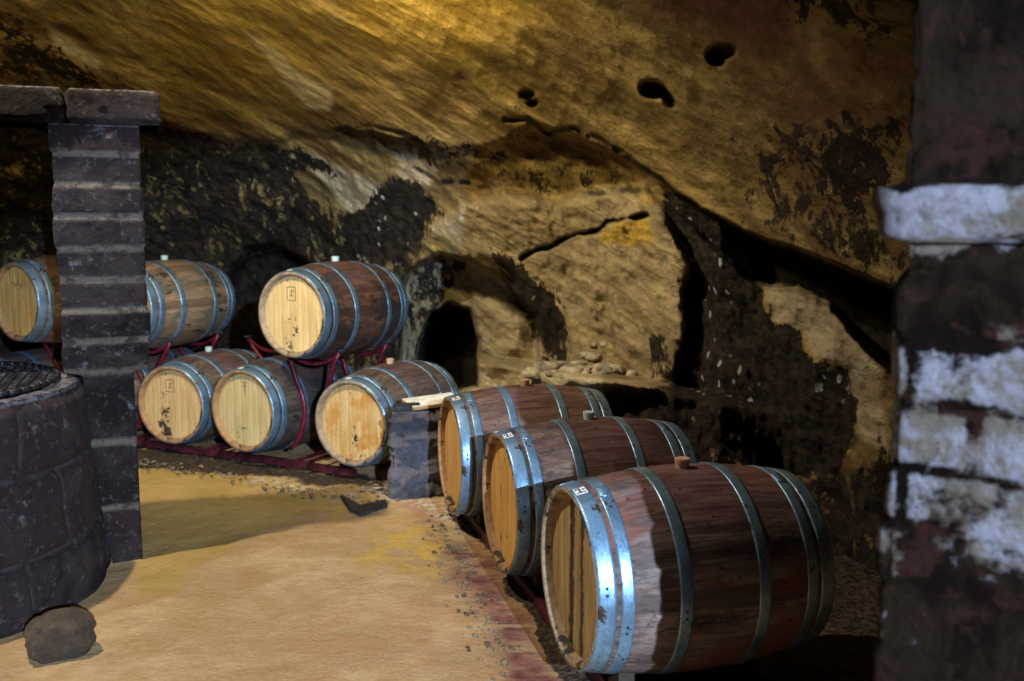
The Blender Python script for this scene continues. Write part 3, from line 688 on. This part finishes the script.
sG = mat_stave('staves_grey', (.11, .08, .06), (.22, .16, .115), wine=.6, stain=.25, seed=5.2)
sM = mat_stave('staves_oak', (.24, .15, .085), (.38, .26, .15), wine=.15, stain=.15, seed=9.2, tint=(.11, .12, .085))
sD = mat_stave('staves_dusk', (.055, .042, .038), (.12, .09, .075), wine=.3, stain=.3, seed=6.4)
gF = 'barrels standing in the right-hand row'; gK = 'barrels lying low on the back rack'; gU = 'barrels lying on top of the back rack'
make_barrel('wide', (.196, 3.316), .460, 15.2, 'nearest and largest barrel, its head streaked black, tan bung on top', sA, hA, chA, gF, CORK, rivets=True, sticker=True)
make_barrel('wide', (-.063, 4.340), .428, 15.7, 'middle barrel of the front right row, golden head and pale bluish bung', sB, hB, chB, gF, GLASSY, rivets=True, sticker=True, stamp='small')
make_barrel('wide', (-.352, 5.241), .434, 15.8, 'farthest barrel of the right row, beside the rough stone block', sC, hC, chB, gF, CORK, rivets=True, sticker=True)
make_barrel('slim', (-1.496, 6.461), 1.102, 61.4, 'dark rusty barrel on top of the rack, in front of the cave niche', sT, hT, chA, gU, GLASSY, stamp='square', steel=STEEL_DULL, sticker=True)
make_barrel('slim', (-1.086, 6.313), .385, 62.8, 'low barrel with mottled orange head just left of the rough stone block', sG, hL3, chA, gK, CORK, sticker=True, stamp='small')
make_barrel('slim', (-1.905, 6.658), .402, 61.1, 'low barrel with plain straw-yellow head and thin printed lines', sD, hL2, chB, gK, None, stamp='lines', sticker=True)
make_barrel('slim', (-2.546, 7.035), .371, 71, 'low barrel with black mould spots on its head, right beside the block pillar', sG, hL1, chB, gK, GLASSY, stamp='square')
make_barrel('slim', (-2.925, 7.150), 1.085, 68, 'upper pale oak barrel whose head is hidden behind the block pillar', sM, hTL, chB, gU, GLASSY)
make_barrel('slim', (-3.700, 7.125), 1.135, 58.5, 'upper barrel at the left edge with script mark on its orange head', sC, hTL, chB, gU, None, stamp='script')
make_barrel('slim', (-3.270, 7.330), .375, 66, 'low barrel almost wholly hidden behind the well grate and pillar', sG, hL2, chB, gK, None)
make_barrel('slim', (-4.010, 7.220), .375, 60, 'low barrel cut by the left edge, under the script-marked barrel', sD, hL2, chA, gK, None)

# ------------------------------------------------------------------ racks
def tube_path(bm, pts, r_, n=8):
    """one swept tube through the points"""
    rings = []
    for i, p in enumerate(pts):
        t = (pts[min(i + 1, len(pts) - 1)] - pts[max(i - 1, 0)]).normalized(); u = Vector((1, 0, 0)); u = (u - t * u.dot(t)).normalized(); v = t.cross(u)
        rings.append([bm.verts.new(p + u * r_ * math.cos(2 * PI * k / n) + v * r_ * math.sin(2 * PI * k / n)) for k in range(n)])
    for a, b in zip(rings[:-1], rings[1:]):
        for k in range(n): bm.faces.new((a[k], a[(k + 1) % n], b[(k + 1) % n], b[k]))
    bm.faces.new(rings[0][::-1]); bm.faces.new(rings[-1])
def arc(cy, cz, R_, a0, a1, x, n=12):
    return [Vector((x, cy + R_ * math.cos(math.radians(a0 + (a1 - a0) * i / n)), cz + R_ * math.sin(math.radians(a0 + (a1 - a0) * i / n)))) for i in range(n + 1)]
def make_rack(A, B, zlow, top, yaw, label, empty_=False):
    """a spacer frame between two low barrels A and B (head centres); local x along barrels, y across"""
    ya = math.radians(yaw); ax = Vector((math.cos(ya), math.sin(ya))); ro = Vector((-math.sin(ya), math.cos(ya)))
    A = Vector(A); B = Vector(B); mid = (A + B) / 2; ha = abs((A - B).dot(ro)) / 2
    root = empty('barrel_rack', (mid.x, mid.y, 0), ya); tag(root, label, 'rack', 'red steel racks under the back barrels')
    for x in (.20, .76):
        full = not (empty_ and x < .5); fr = RBB * (1 if x > .3 else .985) + .026
        for s_ in (-1, 1) if full else ():
            bm = bmesh.new(); cy = s_ * ha; P_ = []
            for i in range(13):
                a = math.radians(-52 + 86 * i / 12); y = cy - s_ * fr * math.cos(a); z = zlow + fr * math.sin(a); P_.append(Vector((x, y, max(.05, z))))
            P_ = [Vector((x, s_ * max(.02, p.y * s_), p.z)) for p in P_] + [Vector((x, s_ * .6 * .243 + s_ * .05, top - .34)), Vector((x, s_ * .240, top - .275))]
            tube_path(bm, P_, .016); link('upright', bm_mesh('upright', bm), RED, root)
        bm = bmesh.new(); tz, R_ = (top, RBB + .018); w = 42
        P_ = [Vector((x, R_ * math.sin(math.radians(q)), tz - R_ * math.cos(math.radians(q)))) for q in np.linspace(-w, w, 13)]
        if full: tube_path(bm, P_, .015); link('cradle', bm_mesh('cradle', bm), RED, root)
        for q in (-w, w) if full else ():
            bm = bmesh.new(); box(bm, x, R_ * math.sin(math.radians(q)), tz - R_ * math.cos(math.radians(q)) + .016, .05, .045, .006, .001)
            link('end_plate', bm_mesh('end_plate', bm, False), STEEL_DULL, root)
        bm = bmesh.new(); box(bm, x - .10 if x < .5 else x, 0, .030, .045, 2 * ha - .012, .050, .004)
        link('base_rail', bm_mesh('base_rail', bm, False), DARKRED, root)
    for s_ in (-1, 1):
        bm = bmesh.new(); box(bm, .44, s_ * .05, .066, .76, .028, .022, .003); link('tie_bar', bm_mesh('tie_bar', bm, False), DARKRED, root)
    for s_ in (-1, 1):
        bm = bmesh.new(); bar(bm, (.10, s_ * ha * .55, -.01), (.10, s_ * ha * .55, .02), .009, 8); link('foot_bolt', bm_mesh('foot_bolt', bm), STEEL_DULL, root)
    return root
make_rack((-1.905, 6.658), (-1.086, 6.313), .39, 1.102, 62, 'red steel rack frame beneath the dark rusty top barrel')
make_rack((-2.546, 7.035), (-1.905, 6.658), .385, 1.07, 64, 'empty red steel rack frame low between the spotted and the straw-yellow barrel heads', True)
make_rack((-3.270, 7.330), (-2.546, 7.035), .373, 1.085, 68, 'red steel rack frame beneath the pale oak barrel, behind the block pillar')
make_rack((-4.010, 7.220), (-3.270, 7.330), .375, 1.132, 61, 'red steel rack frame beneath the script-marked barrel, above the well grate')

# rails under the right row
root = empty('barrel_rail_frame', (0, 0, 0)); tag(root, 'low dark red steel rails under the three barrels of the right row', 'rail frame')
def rail(off_t, h_):
    a = Vector((.196, 3.316)); b = Vector((-.352, 5.241)); ax = Vector((math.cos(math.radians(15.5)), math.sin(math.radians(15.5))))
    d = (b - a).normalized(); p = a + ax * off_t - d * .30; q = b + ax * off_t + d * .30; L_ = (q - p).length; c = (p + q) / 2
    bm = bmesh.new(); rot = Matrix.Rotation(math.atan2(d.y, d.x), 3, 'Z'); box(bm, c.x, c.y, h_ / 2, L_, .07, h_, .006, rot)
    link('rail', bm_mesh('rail', bm, False), DARKRED, root); return p, q
p1, q1 = rail(.16, .072); p2, q2 = rail(.72, .072)
for t in (.27, .73):
    a = p1.lerp(q1, t); b = p2.lerp(q2, t); bm = bmesh.new(); d = b - a
    box(bm, (a.x + b.x) / 2, (a.y + b.y) / 2, .04, d.length, .05, .05, .004, Matrix.Rotation(math.atan2(d.y, d.x), 3, 'Z')); link('crossbar', bm_mesh('crossbar', bm, False), DARKRED, root)
# chocks that keep the three barrels from rolling
ax = Vector((math.cos(math.radians(15.5)), math.sin(math.radians(15.5)))); ro = Vector((-ax.y, ax.x))
for nm, hx, zc_ in (('the nearest barrel', (.196, 3.316), .46), ('the middle barrel', (-.063, 4.34), .428), ('the farthest barrel', (-.352, 5.241), .434)):
    for s_, sd in ((-1, 'near'), (1, 'far')):
        for t, en in ((.16, 'head'), (.72, 'rear')):
            c = Vector(hx) + ax * t + ro * s_ * .135; bm = bmesh.new()
            top = zc_ - math.sqrt(max(0, .352 ** 2 - .135 ** 2)) - .002; th = max(.02, top - .072)
            vs = [bm.verts.new(v) for v in ((-.03, -.05 * 1, 0), (.03, -.05, 0), (.03, .05, 0), (-.03, .05, 0), (-.03, s_ * .05, th + .035), (.03, s_ * .05, th + .035), (.03, -s_ * .045, max(.008, th - .03)), (-.03, -s_ * .045, max(.008, th - .03)))]
            bmesh.ops.convex_hull(bm, input=vs)
            o = link('wedge_chock', bm_mesh('wedge_chock', bm, False), mat_plain('chock_wood', (.045, .028, .018), .8) if 'chock_wood' not in bpy.data.materials else bpy.data.materials['chock_wood'])
            o.location = (c.x, c.y, .073); o.rotation_euler = (0, 0, math.radians(15.5))
            tag(o, 'wooden wedge on the %s side of %s in right row, %s end' % (sd, nm, en), 'wedge', 'wedges under the right row')

# ------------------------------------------------------------------ stone block, board, stones
def hewn(name, sx, sy, sz, mat, amp=.02, seed=0, taper=0.0):
    p_, n_ = rrect(-sx / 2, -sy / 2, sx / 2, sy / 2, .03, .012)
    def jf(U, Z, per, V): return np.zeros(U.shape), .5 + .5 * fbm(V, 4, 3, seed + 5), taper * (Z / sz) + .02 * (1 - sst(sz - Z, 0, .03)) - .055 * ridge(V, 9, 4, seed + 6)
    me = masonry(name, p_, n_, np.linspace(-.02, sz, int(sz / .012)), jf, mat, amp=amp, nscale=8, seed=seed); return me
blk = link('stone_block', hewn('stone_block', .30, .26, .555, GREYSTONE, .04, 101, -.01), GREYSTONE)
blk.location = (-.60, 6.00, 0); blk.rotation_euler = (0, 0, math.radians(6))
tag(blk, 'rough grey hewn stone block standing between the rack and the right-hand row', 'stone block')
bm = bmesh.new(); box(bm, 0, 0, 0, .34, .24, .022, .002)
me = bm_mesh('wooden_board', bm, False); o = link('wooden_board', me, [BOARD, BEDGE])
for p_ in me.polygons: p_.material_index = 0 if p_.normal.z > .5 else 1
o.location = (-.505, 6.03, .590); o.rotation_euler = (math.radians(3), math.radians(-3), math.radians(24))
tag(o, 'flat pale-topped board lying across the rough stone block', 'board')
bm = bmesh.new(); box(bm, 0, 0, 0, .17, .07, .04, .006)
o = link('dark_offcut', bm_mesh('dark_offcut', bm, False), SLATE); o.location = (-.655, 5.905, .577); o.rotation_euler = (.05, .0, math.radians(14))
tag(o, 'small dark wooden offcut on the front edge of the stone block', 'wood piece')
def boulder(name, r_, scale, seed, sub=4, amp=.22, flat=.7):
    bm = bmesh.new(); bmesh.ops.create_icosphere(bm, subdivisions=sub, radius=1)
    V = np.array([tuple(v.co) for v in bm.verts]); V2 = np.sign(V) * np.abs(V) ** .8; V2 /= np.abs(V2).max()
    d = 1 + amp * fbm(V, 1.1, 4, seed) + amp * .35 * ridge(V, 2.3, 3, seed + 3)
    V2 = V2 * d[:, None] * np.array(scale) * r_
    V2[:, 2] = np.maximum(V2[:, 2], -flat * r_ * scale[2]); V2[:, 2] -= V2[:, 2].min()
    for v, c in zip(bm.verts, V2): v.co = c
    me = bm_mesh(name, bm); n = len(V2)
    vattr(me, 'joint', np.zeros(n)); vattr(me, 'rnd', np.clip(.5 + fbm(V, 1.5, 3, seed), 0, 1)); vattr(me, 'edge', np.zeros(n)); return me
o = link('loose_rock', boulder('loose_rock', .105, (1.15, .9, .88), 8, amp=.34), BROWNROCK); o.location = (-1.81, 3.69, .0); o.rotation_euler = (0, 0, .5)
tag(o, 'grey-brown loose rock lying on the floor at the foot of the well', 'rock')
# flat dark shard on the floor
bm = bmesh.new()
pts = [at_floor(*q) for q in ((340, 497), (347, 500), (360, 508), (388, 502), (387, 508), (361, 517), (350, 512))]
cen = sum(pts, Vector()) / len(pts); bot = [bm.verts.new((p - cen)) for p in pts]; topv = [bm.verts.new((p - cen) * .9 + Vector((0, 0, .016))) for p in pts]
bm.faces.new(bot[::-1]); bm.faces.new(topv)
for i in range(len(pts)): bm.faces.new((bot[i], bot[(i + 1) % 7], topv[(i + 1) % 7], topv[i]))
o = link('slate_shard', bm_mesh('slate_shard', bm, False), SLATE); o.location = cen + Vector((0, 0, .004))
tag(o, 'flat dark angular shard lying on the floor before the stone block', 'shard')
# rubble stones on the shelf behind the right row
stone_meshes = [boulder('rubble_stone', .045, (1.3, 1, .7), 30 + i, sub=3, amp=.4) for i in range(5)]
rs = random.Random(3)
spots = []
for i in range(110):
    pxx = rs.uniform(458, 640); Yy = rs.uniform(6.05, 6.6); spots.append(((pxx - 512) / F * Yy, Yy, .0, rs.uniform(.5, 1.25)))
bvh = None
from mathutils.bvhtree import BVHTree
wb = [ob for ob in bpy.data.objects if ob.name in ('wall_back', 'wall_right', 'floor')]
trees = []
for ob in wb:
    m_ = ob.data; n_ = len(m_.vertices); co = np.empty(n_ * 3, np.float32); m_.vertices.foreach_get('co', co); vi = np.empty(len(m_.loops), np.int32); m_.loops.foreach_get('vertex_index', vi)
    trees.append(BVHTree.FromPolygons([Vector(c) for c in co.reshape(-1, 3)], vi.reshape(-1, 4).tolist()))
def drop(x, y, z0=1.0):
    best = -9
    for t in trees:
        h_ = t.ray_cast(Vector((x, y, z0)), Vector((0, 0, -1)))
        if h_[0] is not None: best = max(best, h_[0].z)
    return best
V = []; Fc = []
def gather(m_, loc, sc, rz):
    b0 = len(V); c, s_ = math.cos(rz), math.sin(rz)
    for v in m_.vertices: x, y, z = v.co * sc; V.append((loc[0] + x * c - y * s_, loc[1] + x * s_ + y * c, loc[2] + z))
    for p_ in m_.polygons: Fc.append(tuple(b0 + q for q in p_.vertices))
for x, y, _, sc in spots:
    z = drop(x, y, .95)
    if z > .2: gather(rs.choice(stone_meshes), (x, y, z - .015), sc, rs.uniform(0, 6))
if V:
    o = link('rubble', mesh('rubble', V, Fc), PALEROCK); tag(o, 'pale broken rubble heaped on the rock shelf behind the right-hand row', 'rubble', kind='stuff')
V = []; Fc = []
crumb = [boulder('crumb', .012, (1.2, 1, .7), 60 + i, sub=1) for i in range(4)]
for i in range(380):
    t = rs.uniform(0, 1); a = Vector((.03, 2.95)).lerp(Vector((-.52, 5.5)), t); x = a.x + rs.gauss(.05, .05); y = a.y + rs.gauss(0, .05)
    gather(rs.choice(crumb), (x, y, float(floor_z(np.array(x), np.array(y)))), rs.uniform(.15, 1.0) ** 1.5, rs.uniform(0, 6))
for i in range(160):
    t = rs.uniform(0, 1); a = Vector((-.75, 5.75)).lerp(Vector((-2.7, 6.75)), t); x = a.x + rs.gauss(0, .03); y = a.y + rs.gauss(0, .06)
    gather(rs.choice(crumb), (x, y, float(floor_z(np.array(x), np.array(y)))), rs.uniform(.4, 1.2), rs.uniform(0, 6))
GRIT = mat_plain('grit', (.24, .17, .10), .9, 0, .75, 5, .004)
o = link('grit', mesh('grit', V, Fc, False), GRIT); tag(o, 'crumbs of stone and dirt strewn along the rails and the back rack', 'grit', kind='stuff')

# ------------------------------------------------------------------ light
def spot(name, loc, target, color, power, size, angle, blend=.3):
    l = bpy.data.lights.new(name, 'SPOT'); l.color = color; l.energy = power; l.shadow_soft_size = size; l.spot_size = math.radians(angle); l.spot_blend = blend
    o = bpy.data.objects.new(name, l); COL.objects.link(o); o.location = loc; o.rotation_euler = (Vector(target) - Vector(loc)).to_track_quat('-Z', 'Y').to_euler(); return o
spot('daylight_from_entrance', (1.96, -3.65, 2.95), (-.9, 4.88, .12), (.56, .76, 1.0), 2500, .03, 31.5, .3)
spot('lamp_over_well', (-2.75, 4.05, 4.7), (-1.0, 4.9, 0), (1.0, .86, .66), 370, .06, 92, .6)
spot('ceiling_lamp', (-1.25, 4.45, 3.3), (-.9, 6.6, 2.9), (1.0, .80, .34), 100, .10, 150, .7)
def pt(name, loc, color, power, size=.15):
    l = bpy.data.lights.new(name, 'POINT'); l.color = color; l.energy = power; l.shadow_soft_size = size
    o = bpy.data.objects.new(name, l); COL.objects.link(o); o.location = loc; return o
pt('cool_fill_from_entrance', (.2, -2.8, 2.6), (.62, .74, 1.0), 14, .8)
w = bpy.data.worlds.new('World'); C.world = w; w.use_nodes = True; w.node_tree.nodes['Background'].inputs[0].default_value = (.02, .02, .03, 1); w.node_tree.nodes['Background'].inputs[1].default_value = .2

# ------------------------------------------------------------------ camera
cd = bpy.data.cameras.new('Camera'); cam = bpy.data.objects.new('Camera', cd); COL.objects.link(cam)
cam.location = (0, 0, CAMZ); cam.rotation_euler = (PI / 2 - PITCH, 0, 0); cd.sensor_width = 36; cd.lens = 36 * F / W
cd.dof.use_dof = True; cd.dof.focus_distance = 4.2; cd.dof.aperture_fstop = 2.2; cd.clip_start = .05
C.camera = cam
vs_ = C.view_settings; vs_.view_transform = 'Standard'; vs_.look = 'None'; vs_.gamma = 1; vs_.exposure = 1.0; vs_.use_curve_mapping = False
